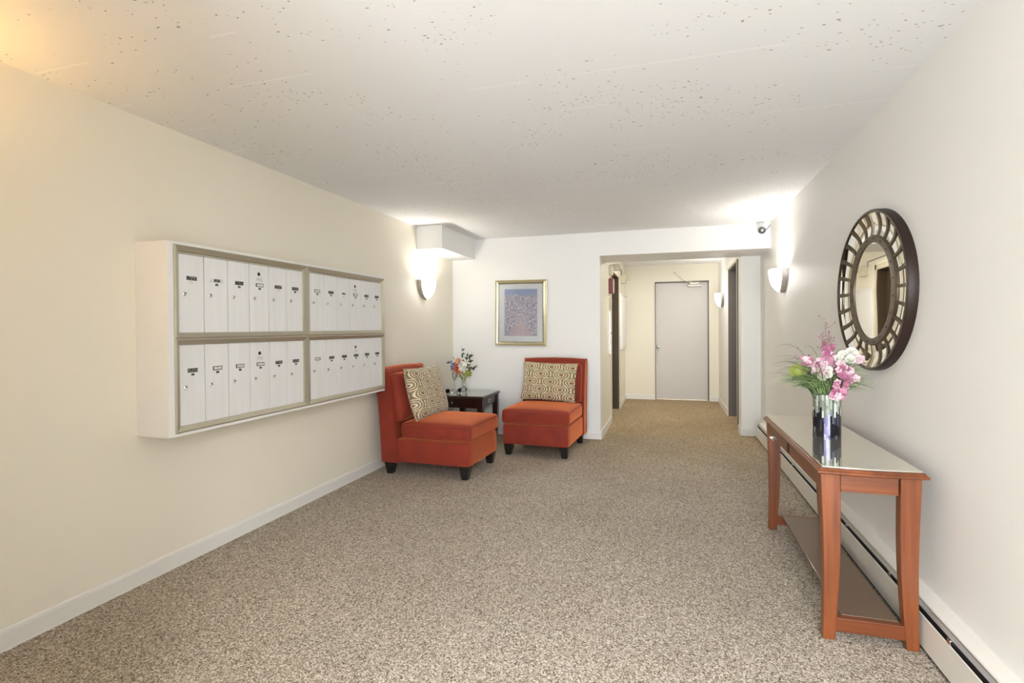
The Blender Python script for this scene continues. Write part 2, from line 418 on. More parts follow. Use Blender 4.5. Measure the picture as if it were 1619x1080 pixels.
# ------------------------------------------------------------------ room shell
XL, XR, YB, ZC, YR = -2.562, 1.014, 6.03, 2.36, -2.6
HL, HR, YF, ZB = -.755, .808, 9.585, 2.093
PY = 6.655                                   # front of the short wall right of the hallway
EL0, EL1, ELZ = 7.19, 8.34, 2.045            # left hall opening
ER0, ER1, ERZ = 6.98, 8.06, 2.075            # right hall opening
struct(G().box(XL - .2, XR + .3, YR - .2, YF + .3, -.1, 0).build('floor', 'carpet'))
struct(G().box(XL - .2, XR + .3, YR - .2, YF + .3, ZC, ZC + .12).build('ceiling', 'ceiling'))
struct(G().box(XL - .12, XL, YR - .12, YB + .15, 0, ZC).build('wall_left', 'leftwall'))
struct(G().box(XR, XR + .12, YR - .12, PY + .1, 0, ZC).build('wall_right', 'wall'))
struct(G().box(XL, HL, YB, YB + .15, 0, ZC).build('wall_back', 'wall'))
struct(G().box(HL, XR, YB, YB + .67, ZB, ZC).build('ceiling_beam', 'beam'))
# rear wall with the glazed entrance
ex0, ex1, ez = -1.0, .9, 2.2
wr = struct(G().box(XL, ex0, YR - .12, YR, 0, ZC).box(ex1, XR, YR - .12, YR, 0, ZC).box(ex0, ex1, YR - .12, YR, ez, ZC).build('wall_rear', 'wall'))
g = G()
for x in (ex0 + .03, -.05, ex1 - .03): g.box(x - .03, x + .03, YR - .09, YR - .03, 0, ez)
g.box(ex0, ex1, YR - .09, YR - .03, 0, .08).box(ex0, ex1, YR - .09, YR - .03, ez - .06, ez)
w1 = struct(g.build('window_1', 'steel'))
struct(G().box(XL, -.92, .22, .34, 0, ZC).build('wall_added_partition', 'wall'))  # unseen partition, added to keep the near left wall out of the daylight
# soffit box in the corner
struct(G().box(XL, -2.268, 5.06, YB, 2.116, ZC).build('ceiling_soffit', 'wall'))
# hallway
g = G().box(HL - .12, HL, YB + .15, EL0, 0, ZC).box(HL - .12, HL, EL1, YF + .12, 0, ZC).box(HL - .12, HL, EL0, EL1, ELZ, ZC)
g.box(HL - .35, HL - .12, EL0 - .15, EL0, 0, ZC).box(HL - .35, HL - .12, EL1, EL1 + .15, 0, ZC).box(HL - .35, HL - .12, EL0, EL1, ELZ, ZC)
struct(g.build('wall_hall_left', 'hallwall'))
g = G().box(HR, XR + .12, PY, ER0, 0, ZC).box(HR, HR + .35, ER1, YF + .12, 0, ZC).box(HR, HR + .35, ER0, ER1, ERZ, ZC)
struct(g.build('wall_hall_right', 'wall'))
DX0, DX1, DZ = -.236, .652, 2.066
g = G().box(HL, DX0, YF, YF + .12, 0, ZC).box(DX1, HR, YF, YF + .12, 0, ZC).box(DX0, DX1, YF, YF + .12, DZ, ZC)
struct(g.build('wall_hall_back', 'hallwall'))

# baseboards : profile with a small top bead
def baseboard(name, p0, p1, n):
    # p0->p1 along the wall foot, n = direction into the room
    p0, p1, n = Vector((*p0, 0)), Vector((*p1, 0)), Vector((*n, 0))
    prof = [(0, 0), (.014, 0), (.012, .010), (.010, .070), (.007, .082), (.003, .088), (0, .089)]
    rings = [[p + n * a + Vector((0, 0, b)) for a, b in prof] for p in (p0, p1)]
    return struct(G().loops(rings).build(name, 'base'))
baseboard('baseboard_left', (XL, YR), (XL, YB), (1, 0))
baseboard('baseboard_back', (XL, YB), (HL + .014, YB), (0, -1))
baseboard('baseboard_hall_left', (HL, YB - .0145), (HL, EL0 - .07), (1, 0))
baseboard('baseboard_hall_left_far', (HL, EL1 + .075), (HL, YF), (1, 0))
baseboard('baseboard_far_left', (HL, YF), (DX0 - .0, YF), (0, -1))
baseboard('baseboard_far_right', (DX1 + .0, YF), (HR, YF), (0, -1))
baseboard('baseboard_hall_right', (HR, ER1 + .03), (HR, YF), (-1, 0))
baseboard('baseboard_pillar_side', (HR, PY - .014), (HR, ER0 - .06), (-1, 0))
baseboard('baseboard_pillar_front', (HR - .014, PY), (.945, PY), (0, -1))

# far door
d1 = sroot('door_1', 'pale grey flush door at the end of the hallway', (0, YF, 0))
g = G().box(DX0, DX0 + .016, -.012, .1, 0, DZ).box(DX1 - .018, DX1, -.012, .1, 0, DZ).box(DX0, DX1, -.012, .1, DZ - .022, DZ)
g.build('door_frame', 'steel', d1)
lf = G().box(DX0 + .018, DX1 - .02, .02, .065, .012, DZ - .024).build('door_leaf', 'doorgrey', d1)
G().lathe([(.026, 0), (.026, .006), (.012, .008), (.011, .03), (.024, .04), (.029, .052), (.024, .064), (.001, .068)], 20).xf(Matrix.Translation((-.188, .02, .93)) @ Matrix.Rotation(PI/2, 4, 'X')).build('door_knob', 'chrome', d1, 40)
cl = G().box(.31, .53, -.035, .02, 1.965, 2.005).box(.34, .50, -.03, .02, 2.005, 2.045).build('door_closer', 'nickel', d1, bevel=.005)
G().tube([(.42, -.02, 2.03), (.25, -.05, 2.07), (.09, -.005, 2.215)], .007, 6).box(.075, .105, -.012, 0, 2.20, 2.235).build('closer_arm', 'casing', cl)

# left hall opening: dark brown lift door behind a beige casing
d2 = sroot('door_2', 'dark brown lift door on the left side of the hallway', (HL, 0, 0))
G().box(-.14, -.11, EL0, EL1, 0, ELZ).build('door_leaf', 'brown', d2)
G().box(-.115, 0.001, EL1 - .004, EL1, 0, ELZ).box(-.115, .001, EL0, EL0 + .004, 0, ELZ).box(-.115, .001, EL0, EL1, ELZ - .004, ELZ).build('door_jamb', 'brown', d2)
G().box(0, .016, EL0 - .065, EL0 - .002, 0, ELZ + .07).box(0, .016, EL1 + .002, EL1 + .07, 0, ELZ + .07).box(0, .016, EL0 - .065, EL1 + .07, ELZ + .002, ELZ + .07).build('door_casing', 'casing', d2, bevel=.003)
# right hall opening: grey steel lined
d3 = sroot('door_3', 'grey steel framed door recess on the right side of the hallway', (HR, 0, 0))
G().box(.15, .18, ER0, ER1, 0, ERZ).build('door_leaf', 'jamb', d3)
G().box(-.002, .15, ER1 - .005, ER1, 0, ERZ).box(-.002, .15, ER0, ER0 + .005, 0, ERZ).box(-.002, .15, ER0, ER1, ERZ - .005, ERZ).build('door_jamb', 'jamb', d3)
G().box(-.016, 0, ER0 - .05, ER0 - .002, 0, ZB).box(-.016, 0, ER0 - .05, ER1 + .03, ERZ + .002, ERZ + .03).build('door_casing', 'casing', d3, bevel=.003)
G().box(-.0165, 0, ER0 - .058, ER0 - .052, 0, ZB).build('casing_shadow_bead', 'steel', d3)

# ------------------------------------------------------------------ mailboxes
MX = -2.346; my0, my1, mz0, mz1 = 1.985, 4.024, .748, 1.722
mb = thing('mailbox_cabinet', 'white wall-hung cabinet of twenty-four apartment mailboxes in aluminium frames', 'mailboxes', (XL, 3.0, 0))
def mbx(x): return x - XL
def mby(y): return y - 3.0
g = G()
t = .018
g.box(0, mbx(MX - .004), mby(my0), mby(my0 + .034), mz0, mz1).box(0, mbx(MX - .004), mby(my1 - t), mby(my1), mz0, mz1)
g.box(0, mbx(MX - .004), mby(my0 + .034), mby(my1 - t), mz0, mz0 + t).box(0, mbx(MX - .004), mby(my0 + .034), mby(my1 - t), mz1 - t, mz1)
g.box(0, .01, mby(my0 + .034), mby(my1 - t), mz0 + t, mz1 - t)
g.build('case', 'case', mb)
G().box(.012, mbx(-2.372), mby(my0 + .036), mby(my1 - t), mz0 + t, mz1 - t).build('inner_backing', 'recess', mb)
def frame_ring(y0, y1, z0, z1):
    # mitred aluminium frame: outer lip, sloping face, inner return
    prof = [(0.0, -.030), (0.0, .002), (.007, .005), (.030, -.004), (.033, -.026)]   # (inset, x offset)
    rings = []
    for ins, dx in prof:
        rings.append([(mbx(MX + dx), mby(a), b) for a, b in ((y0 + ins, z0 + ins), (y1 - ins, z0 + ins), (y1 - ins, z1 - ins), (y0 + ins, z1 - ins))])
    return G().loops(rings, caps=False)
units = {(0, 1): (2.016, 3.014, 1.236, 1.708), (1, 1): (3.014, 4.018, 1.236, 1.708), (0, 0): (2.016, 3.014, .764, 1.236), (1, 0): (3.014, 4.018, .764, 1.236)}
plates = {(0, 1): 'kmkwkk', (1, 1): 'wkswkk', (0, 0): 'kwwwkk', (1, 0): 'wkkkkk'}
for key, (y0, y1, z0, z1) in units.items():
    frame_ring(y0, y1, z0, z1).build('frame', 'alu', mb)
    dy0 = 2.048 if key[0] == 0 else 3.060
    pitch = .1568 if key[0] == 0 else .1560
    zt, zb = (1.668, 1.262) if key[1] else (1.206, .792)
    G().box(mbx(-2.376), mbx(-2.364), mby(y0 + .03), mby(y1 - .03), zt, z1 - .03).build('recess_strip', 'alu', mb)
    pz = 1.546 if key[1] else 1.072; lz = 1.464 if key[1] else .988
    for i in range(6):
        a = dy0 + i * pitch; XD = -2.360
        dr = G().box(mbx(-2.374), mbx(XD), mby(a + .0024), mby(a + pitch - .0024), zb, zt - .002).build('mailbox_door', 'boxdoor', mb, bevel=.0015)
        x0 = mbx(XD); yc = a + pitch / 2 + .003
        c = plates[key][i]; hw, hh = (.030, .0105)
        if c == 's': hw, hh = .02, .006
        if c == 'w':
            G().box(x0, x0 + .0015, mby(yc - hw), mby(yc + hw), pz - hh, pz + hh).build('name_holder', 'black', dr)
            G().box(x0 + .001, x0 + .0022, mby(yc - hw + .005), mby(yc + hw - .005), pz - hh + .0035, pz + hh - .0035).build('name_plate', 'plate_w', dr)
        elif c == 'm':
            G().box(x0, x0 + .0015, mby(yc - hw - .01), mby(yc + hw + .01), pz - hh, pz + hh).build('name_holder', 'plate_w', dr)
            G().box(x0 + .001, x0 + .0022, mby(yc - .018), mby(yc + .022), pz - hh + .003, pz + hh - .002).build('name_plate', 'plate_k', dr)
        else:
            G().box(x0, x0 + .002, mby(yc - hw), mby(yc + hw), pz - hh, pz + hh).build('name_plate', 'plate_k', dr)
        tz = pz - .0215
        lite = (key == (0, 1) and i in (0, 4)) or (key == (1, 1) and i == 2) or (key == (1, 0) and i == 0)
        G().box(x0, x0 + .0015, mby(yc - .009), mby(yc + .009), tz - .006, tz + .006).build('number_tag', 'plate_w' if lite else 'plate_k', dr)
        rotx = Matrix.Translation((x0, mby(a + .038), lz)) @ Matrix.Rotation(PI/2, 4, 'Y')
        G().lathe([(.0105, 0), (.0105, .003), (.0085, .005), (.0078, .0045), (.0001, .0045)], 16).xf(rotx).build('lock', 'chrome', dr, 40)
        G().box(x0 + .0046, x0 + .0052, mby(a + .036), mby(a + .046), lz - .0015, lz + .0015).build('key_slot', 'black', dr)
        if i == 3:
            bz = pz + .066
            G().lathe([(.011, 0), (.011, .002), (.008, .004), (.0001, .004)], 16).xf(Matrix.Translation((x0, mby(yc - .006), bz)) @ Matrix.Rotation(PI/2, 4, 'Y')).build('round_lock', 'black', dr, 40)
            G().box(x0, x0 + .001, mby(yc - .026), mby(yc + .022), bz - .042, bz - .020).build('instruction_sticker', 'plate_w', dr)

# ------------------------------------------------------------------ wall sconces
def make_sconce(label, loc, rz, power, color=WARM, shade='shade'):
    # local: wall plane x=0, projects +x, width along y
    t = thing('wall_sconce', label, 'wall lamp', loc, rz, 'half-bowl wall sconces')
    w, p, h = .14, .132, .20
    sc = lambda u: max(.10, (1 - u ** 2.3) ** .62)
    rings = []; N = 20
    for k in range(13):
        u = k / 12; s_ = sc(u)
        rings.append([(.046 + (p - .046) * s_ * math.sin(PI * i / N), w * .95 * s_ * math.cos(PI * i / N), -h * u) for i in range(N + 1)])
    inner = [[(.046 + (x - .046) * .93, y * .95, z + .004) for x, y, z in r] for r in reversed(rings)]
    g = G().loops(rings + inner, caps=False, closed=False)
    g.build('glass_shade', shade, t, 50)
    out, inn = [], []
    for k in range(13):
        u = k / 12; s_ = sc(u); out.append((w * s_, -h * u)); inn.append(((w - .008) * s_, -h * u + .002))
    ol = out + [(-a, b) for a, b in reversed(out)]; il = inn + [(-a, b) for a, b in reversed(inn)]
    n = len(ol)
    vs = [(0, a, b) for a, b in ol] + [(.048, a * .99, b) for a, b in ol] + [(.048, a, b + .002) for a, b in il] + [(0.002, a, b + .002) for a, b in il]
    fs = []
    for q in range(3):
        for i in range(n - 1): fs.append((q * n + i, q * n + i + 1, (q + 1) * n + i + 1, (q + 1) * n + i))
    fs.append(tuple(range(3 * n, 4 * n)))
    G().add(vs, fs).lathe([(.001, -.012), (.012, -.008), (.014, 0), (.008, .006)], 12, (.022, 0, -h)).build('metal_bracket', 'nickel', t, 35)
    G().lathe([(.012, 0), (.014, .03), (.016, .06), (.001, .07)], 12, (.085, 0, -.165)).build('bulb_socket', 'nickel', t, 40)
    L = bpy.data.lights.new('sconce_bulb_light', 'POINT'); L.energy = power; L.color = color; L.shadow_soft_size = .025
    o = bpy.data.objects.new('sconce_bulb_light', L); COL.objects.link(o); o.parent = t; o.location = (.085, 0, -.045)
    return t
make_sconce('glowing half-bowl sconce on the left wall under the boxed soffit', (XL, 5.21, 1.80), 0, P_SCONCE)
make_sconce('glowing half-bowl sconce on the right wall near the security camera', (XR, 5.327, 1.793), PI, P_SCONCE)
make_sconce('small glowing half-bowl sconce inside the hallway beside the far door', (HR, 8.74, 1.783), PI, P_SCONCE_HALL)
rs = make_sconce('half-bowl sconce on the left wall near the entrance behind the view', (XL, .82, 1.86), 0, P_SCONCE_REAR, (1.0, .60, .18), 'shade_warm')

# added fill lamp on the ceiling behind the view, with a hidden hall copy
cl = thing('added_fill_lamp', 'added round fill lamp on the ceiling behind the view', 'ceiling lamp', (.62, -1.6, ZC), group='added fill lamps')
G().lathe([(.10, 0), (.10, -.04), (.20, -.05), (.20, -.06), (.001, -.06)], 32).build('added_fill_canopy', 'nickel', cl, 40)
G().lathe([(.19, -.061), (.18, -.08), (.12, -.092), (.001, -.095)], 32).build('added_fill_diffuser', 'shade', cl, 40)

c2_ = clone(cl); c2_.location = (.03, 7.7, ZC); c2_['label'] = 'added round fill lamp hidden in the hallway just behind the beam'

# ------------------------------------------------------------------ slipper chairs
def make_chair():
    # front = -y; origin on the floor at the centre
    t = thing('slipper_chair', '', 'chair', group='rust red slipper chairs')
    hw, hd = .340, .415
    G().rbox((0, -.06, .2125), (hw, .355, .1025), .022, (8, 8, 4)).build('seat_base', 'velvet', t, 60)
    def crown(q, h):
        x, y, z = q
        k = max(0, 1 - (x / h[0]) ** 4) * max(0, 1 - (y / h[1]) ** 4)
        z2 = z + (.022 * k if z > 0 else 0)
        s_ = 1 + .012 * (1 - (z / h[2]) ** 2)
        return (x * s_, y * s_, z2)
    cu = G().rbox((0, -.10, .391), (.344, .325, .072), .03, (12, 12, 6), crown).build('seat_cushion', 'velvet', t, 60)
    for z in (.447, .338):
        X, Y0, Y1 = .342, -.422, .20; pts = []
        r = .035
        corners = [(-X, Y1), (-X, Y0), (X, Y0), (X, Y1)]
        pts.append((-X, Y1, z))
        for cx, cy, a0 in ((-X + r, Y0 + r, PI), (X - r, Y0 + r, 1.5 * PI)):
            for k in range(7): pts.append((cx + r * math.cos(a0 + k * PI / 12), cy + r * math.sin(a0 + k * PI / 12), z))
        pts.append((X, Y1, z))
        G().tube(pts, .005, 6).build('piping', 'piping', cu, 60)
    # back: leaning slab with rolled top; goes down to the base
    prof = [(.265, .108), (.410, .108), (.418, .30), (.440, .60), (.468, .80), (.478, .87), (.470, .908), (.445, .928), (.405, .930), (.375, .915), (.358, .88), (.340, .80), (.300, .55), (.27, .32)]
    rings = []
    for k, X in enumerate((-hw - .012, -hw - .012 + .012, -hw + .03, -.2, 0, .2, hw - .03, hw + .0, hw + .012)):
        e = (.010 if k in (0, 8) else 0)
        cx = sum(p[0] for p in prof) / len(prof); cz = .5
        dome = .012 * (1 - (X / hw) ** 2)
        rings.append([(X, p[0] + (cx - p[0]) * e * 6, p[1] + (dome if p[1] > .8 else 0) - (e if p[1] > .8 else 0)) for p in prof])
    bk = G().loops(rings).build('backrest', 'velvet', t, 50)
    for sx in (-1, 1):
        G().tube([(sx * (hw + .012), p[0], p[1]) for p in prof[1:10]], .0045, 6).build('piping', 'piping', bk, 60)
    # loose back cushion, tilted
    def puff(q, h):
        x, y, z = q
        k = max(0, 1 - (x / h[0]) ** 4) * max(0, 1 - (z / h[2]) ** 4)
        return (x, y + math.copysign(.02 * k, y), z)
    bc = G().rbox((0, 0, 0), (.325, .058, .215), .045, (10, 4, 8), puff)
    bc.xf(Matrix.Translation((0, .300, .672)) @ Matrix.Rotation(-.16, 4, 'X')).build('back_cushion', 'velvet', t, 60)
    for sx, sy in ((-1, -1), (1, -1), (-1, 1), (1, 1)):
        cx, cy = sx * (hw - .055), (-.36 if sy < 0 else .36); rings = []
        for z, a in ((0, .028), (.02, .030), (.11, .045)):
            ox = sx * (.045 - a) * .3; rings.append([(cx + ox + dx * a, cy + dy * a, z) for dx, dy in ((-1, -1), (1, -1), (1, 1), (-1, 1))])
        G().loops(rings).build('leg', 'blackleg', t, bevel=.004)
    return t
chA = make_chair(); chA.location = (-2.003, 4.435, 0); chA.rotation_euler.z = math.radians(88)
chA['label'] = 'rust red armless slipper chair against the left wall beside the mailboxes'
chB = clone(chA); chB.location = (-1.256, 5.432, 0); chB.rotation_euler.z = math.radians(-2.5)
chB['label'] = 'rust red armless slipper chair against the back wall under the framed picture'

def make_pillow(w, h, t, label):
    n = 22; V = []; F = []
    for sgn in (1, -1):
        for j in range(n + 1):
            for i in range(n + 1):
                u, v = -1 + 2 * i / n, -1 + 2 * j / n
                e = max(0, (1 - abs(u) ** 3)) ** .5 * max(0, (1 - abs(v) ** 3)) ** .5
                pin = 1 - .05 * (1 - abs(v) ** 2) * abs(u) ** 6; pin2 = 1 - .06 * (1 - abs(u) ** 2) * abs(v) ** 6
                th = t * e + .006 * math.sin(5 * u + 3 * v) * e
                V.append((u * w / 2 * pin, -sgn * th / 2, v * h / 2 * pin2))
    m1 = n + 1
    for s_ in (0, 1):
        o = s_ * m1 * m1
        for j in range(n):
            for i in range(n):
                q = (o + j * m1 + i, o + j * m1 + i + 1, o + (j + 1) * m1 + i + 1, o + (j + 1) * m1 + i)
                F.append(q if s_ == 0 else tuple(reversed(q)))
    o = G().add(V, F).build('throw_pillow', 'pillow', None, 80, uv=lambda c, p: (c[0] / w + .5, c[2] / h + .5))
    tag(o, label, 'pillow', 'ring-patterned throw pillows'); return o
def place_on(chair, o, loc, tilt, roll=0, yaw=0):
    chm = Matrix.Translation(chair.location) @ Matrix.Rotation(chair.rotation_euler.z, 4, 'Z')
    mw = chm @ Matrix.Translation(loc) @ Matrix.Rotation(yaw, 4, 'Z') @ Matrix.Rotation(tilt, 4, 'X') @ Matrix.Rotation(roll, 4, 'Y')
    o.location = mw.to_translation(); o.rotation_euler = mw.to_euler()
pA = make_pillow(.65, .47, .15, 'ring-patterned olive and cream pillow on the chair by the mailboxes')
place_on(chA, pA, (-.01, .143, .702), -.26, 0, 0)
pB = make_pillow(.61, .42, .14, 'ring-patterned olive and cream pillow on the chair under the picture')
place_on(chB, pB, (.0, .125, .695), -.22, math.radians(2), 0)

# ------------------------------------------------------------------ side table in the corner
st = thing('side_table', 'dark espresso side table with glass top in the corner between the chairs', 'side table', (-2.20, 5.69, 0))
tw, td, th = .255, .30, .53
G().box(-tw, tw, -td, td, th - .028, th - .006).build('tabletop', 'darkwood', st, bevel=.006)
G().box(-tw + .012, tw - .012, -td + .012, td - .012, th - .006, th).build('glass_top', 'darkglass', st, bevel=.002)
G().box(-tw + .04, tw - .04, -td + .03, -td + .05, th - .135, th - .028).build('apron', 'darkwood', st)
G().box(-tw + .04, tw - .04, td - .05, td - .03, th - .135, th - .028).build('apron', 'darkwood', st)
G().box(-tw + .03, -tw + .05, -td + .05, td - .05, th - .135, th - .028).build('apron', 'darkwood', st)
ap = G().box(tw - .06, tw - .045, -td + .05, td - .05, th - .135, th - .028).build('apron', 'darkwood', st)
dr = G().box(tw - .048, tw - .028, -td + .075, td - .075, th - .122, th - .040).build('drawer', 'darkwood', st, bevel=.003)
G().box(tw - .029, tw - .024, -.05, .05, th - .105, th - .055).build('handle_plate', 'nickel', dr, bevel=.002)
G().tube(bez((tw - .024, -.03, th - .075), (tw + .01, 0, th - .10), (tw - .024, .03, th - .075)), .004).build('drawer_pull', 'nickel', dr, 60)
G().ball((-.12, -td + .02, th - .08), .011).build('knob', 'nickel', ap, 60)
for sx in (-1, 1):
    for sy in (-1, 1):
        cx, cy = sx * (tw - .045), sy * (td - .04)
        G().loops([[(cx + dx * a, cy + dy * a, z) for dx, dy in ((-1, -1), (1, -1), (1, 1), (-1, 1))] for z, a in ((0, .020), (.30, .030), (th - .028, .032))]).build('leg', 'darkwood', st, bevel=.003)
G().box(-tw + .04, tw - .04, -td + .05, td - .05, .14, .158).build('lower_shelf', 'darkwood', st, bevel=.003)

# ------------------------------------------------------------------ flowers
def petal_flower(n, r, cup, w=.5, layers=1, seed=0):
    rnd = random.Random(seed); g = G()
    for L in range(layers):
        rr = r * (1 - .28 * L); cu = cup + .35 * L
        for k in range(n):
            a = 2 * PI * (k + .5 * L) / n + rnd.uniform(-.1, .1)
            ca, sa = math.cos(a), math.sin(a); pts = []
            for s_, ww in ((0, .12), (.45, 1), (.85, .85), (1, .25)):
                h = rr * math.sin(cu) * s_ + rr * .12 * math.sin(s_ * PI); d = rr * s_ * math.cos(cu * s_)
                hw = rr * w * ww * .5
                pts.append([(d * ca - sg * hw * sa, d * sa + sg * hw * ca, h + (.12 * rr * ww if sg else 0)) for sg in (-1, 0, 1)])
            o = len(g.v); vs = [p for r_ in pts for p in r_]
            g.add(vs, [(i * 3 + j, i * 3 + j + 1, i * 3 + j + 4, i * 3 + j + 3) for i in range(3) for j in range(2)])
    g.ball((0, 0, r * .12), r * .16, 6, 4)
    return g
def orient(d): return Vector((0, 0, 1)).rotation_difference(Vector(d).normalized())
def put(meshobj, parent, loc, d, s, spin=0, name=None):
    o = meshobj.copy(); COL.objects.link(o); o.parent = parent; o.location = loc
    q = orient(d); o.rotation_mode = 'QUATERNION'
    from mathutils import Quaternion
    o.rotation_quaternion = q @ Quaternion((0, 0, 1), spin); o.scale = (s, s, s)
    return o
def blade(g, p0, p1, p2, w, n=6):
    pts = bez(p0, p1, p2, n); side = None
    L = []; R = []
    for i, p in enumerate(pts):
        t = (pts[min(i + 1, n)] - pts[max(0, i - 1)]).normalized()
        s_ = t.cross(Vector((.3, -1, .2))); s_ = s_.normalized() if s_.length > 1e-4 else Vector((1, 0, 0))
        ww = w * (1 - (i / n) ** 1.5) + .0002
        L.append(p - s_ * ww / 2); R.append(p + s_ * ww / 2)
    V = []; 
    for a, b in zip(L, R): V += [a, b]
    g.add(V, [(2 * i, 2 * i + 1, 2 * i + 3, 2 * i + 2) for i in range(n)])

# small corner bouquet : vase on the side table
VX, VY, VZ = -2.262, 5.62, .53
v = thing('glass_vase', 'small clear pinched glass vase on the corner side table', 'vase', (VX, VY, VZ))
G().loops([[(dx * a, dy * a, z) for dx, dy in ((-1, -1), (1, -1), (1, 1), (-1, 1))] for z, a in ((0, .034), (.055, .034), (.062, .030))]).build('vase_foot', 'vaseglass', v, bevel=.006)
prof = [(.022, .062), (.030, .085), (.034, .105), (.026, .130), (.020, .145), (.028, .165), (.040, .19), (.037, .19), (.025, .165), (.017, .145), (.022, .130), (.030, .105), (.024, .080), (.001, .072)]
G().lathe(prof, 20).build('vase_body', 'vaseglass', v, 50)
bq = thing('flower_bouquet', 'bouquet of orange, blue and white blooms in the corner glass vase', 'flowers', (VX, VY, VZ + .17))
rnd = random.Random(5)
protoR = petal_flower(7, 1, .55, .95, 3, 1); proto5 = petal_flower(5, 1, .35, .75, 1, 2); protoL = petal_flower(6, 1, .5, .38, 1, 3)
def proto(g, name, m, smooth=60): return g.build(name, m, None, smooth)
import copy
def mk(gp, name, m): g = G(); g.v = list(gp.v); g.f = list(gp.f); return g.build(name, m, None, 70)
tmp = []
def fl(kind, m, name):
    o = mk({'R': protoR, '5': proto5, 'L': protoL}[kind], name, m); tmp.append(o); return o
oR, oC, oP, oW = fl('R', 'orange', 'rose'), fl('R', 'coral', 'rose'), fl('R', 'peach', 'rose'), fl('L', 'white', 'lily')
oB, oY = fl('5', 'blue', 'blue_floret'), fl('5', 'leafyg', 'green_floret')
g = G()
for k in range(14):
    a = rnd.uniform(0, 2 * PI); R = rnd.uniform(.04, .13)
    g.tube(bez((0, 0, -.10), (0.01 * math.cos(a), .01 * math.sin(a), .03), (R * math.cos(a), R * .6 * math.sin(a), rnd.uniform(.10, .2))), .0018, 4)
g.build('stems', 'leafyg', bq)
for o, x, z, s_ in ((oP, -.035, .200, .042), (oC, -.055, .115, .044), (oR, -.035, .085, .040), (oR, -.065, .165, .03), (oP, .00, .075, .03)):
    put(o, bq, (x, -.055, z), (x * 3, -1, .35), s_)
for k in range(12): put(oB, bq, (-.095 + rnd.uniform(-.035, .03), -.03 + rnd.uniform(-.03, .02), .155 + rnd.uniform(-.05, .035)), (rnd.uniform(-1, .2), -1, rnd.uniform(-.2, 1)), .026)
for k in range(5): put(oW, bq, (.02 + rnd.uniform(-.02, .05), -.05, .13 + rnd.uniform(-.045, .055)), (rnd.uniform(-.5, .6), -1, rnd.uniform(0, .6)), .06)
for k in range(9): put(oY, bq, (.06 + rnd.uniform(-.05, .04), -.03 + rnd.uniform(-.03, .02), .06 + rnd.uniform(-.05, .04)), (rnd.uniform(-.2, 1), -1, rnd.uniform(0, 1)), .024)
g = G()
def leafspray(g, base, tip, n, size, rnd):
    pts = bez(base, (Vector(base) + Vector(tip)) / 2 + Vector((rnd.uniform(-.02, .02), 0, .03)), tip, 8)
    g.tube(pts, .0012, 4)
    for k in range(n):
        p = pts[3 + (k * 5) // n] + Vector((rnd.uniform(-.3, .3), rnd.uniform(-.3, .3), rnd.uniform(-.3, .3))) * size
        d = Vector((rnd.uniform(-1, 1), rnd.uniform(-.8, .2), rnd.uniform(-.3, 1))).normalized()
        blade(g, p, p + d * size * .6, p + d * size + Vector((0, 0, -.2 * size)), size * .55, 3)
for tip, n in (((-.19, -.02, .215), 7), ((-.02, 0, .37), 7), ((.105, 0, .30), 12), ((.19, -.02, .17), 6), ((.09, .02, .22), 16), ((.14, 0, .13), 8), ((.06, 0, .28), 10), ((-.13, 0, .24), 6)):
    leafspray(g, (0, 0, .03), tip, n, .042, rnd)
g.build('leaf_sprays', 'leafdk', bq)['kind'] = 'stuff'
g = G()
for k in range(26):
    p = Vector((rnd.uniform(-.07, .10), rnd.uniform(-.05, .03), rnd.uniform(0, .08))); d = Vector((p.x * 5, -1, rnd.uniform(-.6, .6))).normalized()
    blade(g, p, p + d * .02, p + d * .045, .018, 3)
g.build('leaves', 'leafyg', bq)['kind'] = 'stuff'

# decorative leaf on a stand, two spiky ornaments
ls = thing('leaf_ornament', 'pewter leaf on a thin rod in a clear block on the side table', 'ornament', (-2.345, 5.55, VZ))
G().box(-.032, .032, -.02, .02, 0, .052).build('clear_base', 'vaseglass', ls, bevel=.003)
G().tube([(0, 0, .05), (0, 0, .165)], .0022).build('rod', 'silver', ls)
ring = [(.026 * math.sin(a) * (1 - .25 * math.cos(a)), 0, .21 - .05 * math.cos(a)) for a in [2 * PI * k / 24 for k in range(25)]]
gl = G().tube(ring, .0045, 5).tube([(x * .45, 0, .21 + (z - .21) * .5) for x, y, z in ring], .003, 5)
for k in range(0, 24, 3): gl.tube([ring[k], (ring[k][0] * .45, 0, .21 + (ring[k][2] - .21) * .5)], .002, 4)
gl.build('leaf_openwork', 'silver', ls, 60)
def spiky(label, loc):
    t = G().ball((0, 0, .033), .014, 8, 6); rnd = random.Random(9)
    for k in range(34):
        ph = math.acos(1 - 2 * (k + .5) / 34); th_ = k * 2.399963
        d = Vector((math.sin(ph) * math.cos(th_), math.sin(ph) * math.sin(th_), math.cos(ph)))
        c = Vector((0, 0, .033)); t.tube([c + d * .010, c + d * .022, c + d * .0325], [.004, .0055, .0012], 5)
    o = t.build('spiky_ornament', 'spiky', None, 50); o.location = loc
    tag(o, label, 'ornament', 'dark spiky ball ornaments'); return o
spiky('dark spiky ball ornament between the leaf stand and the glass vase', (-2.315, 5.64, VZ))
spiky('dark spiky ball ornament half hidden behind the patterned pillow', (-2.425, 5.53, VZ))

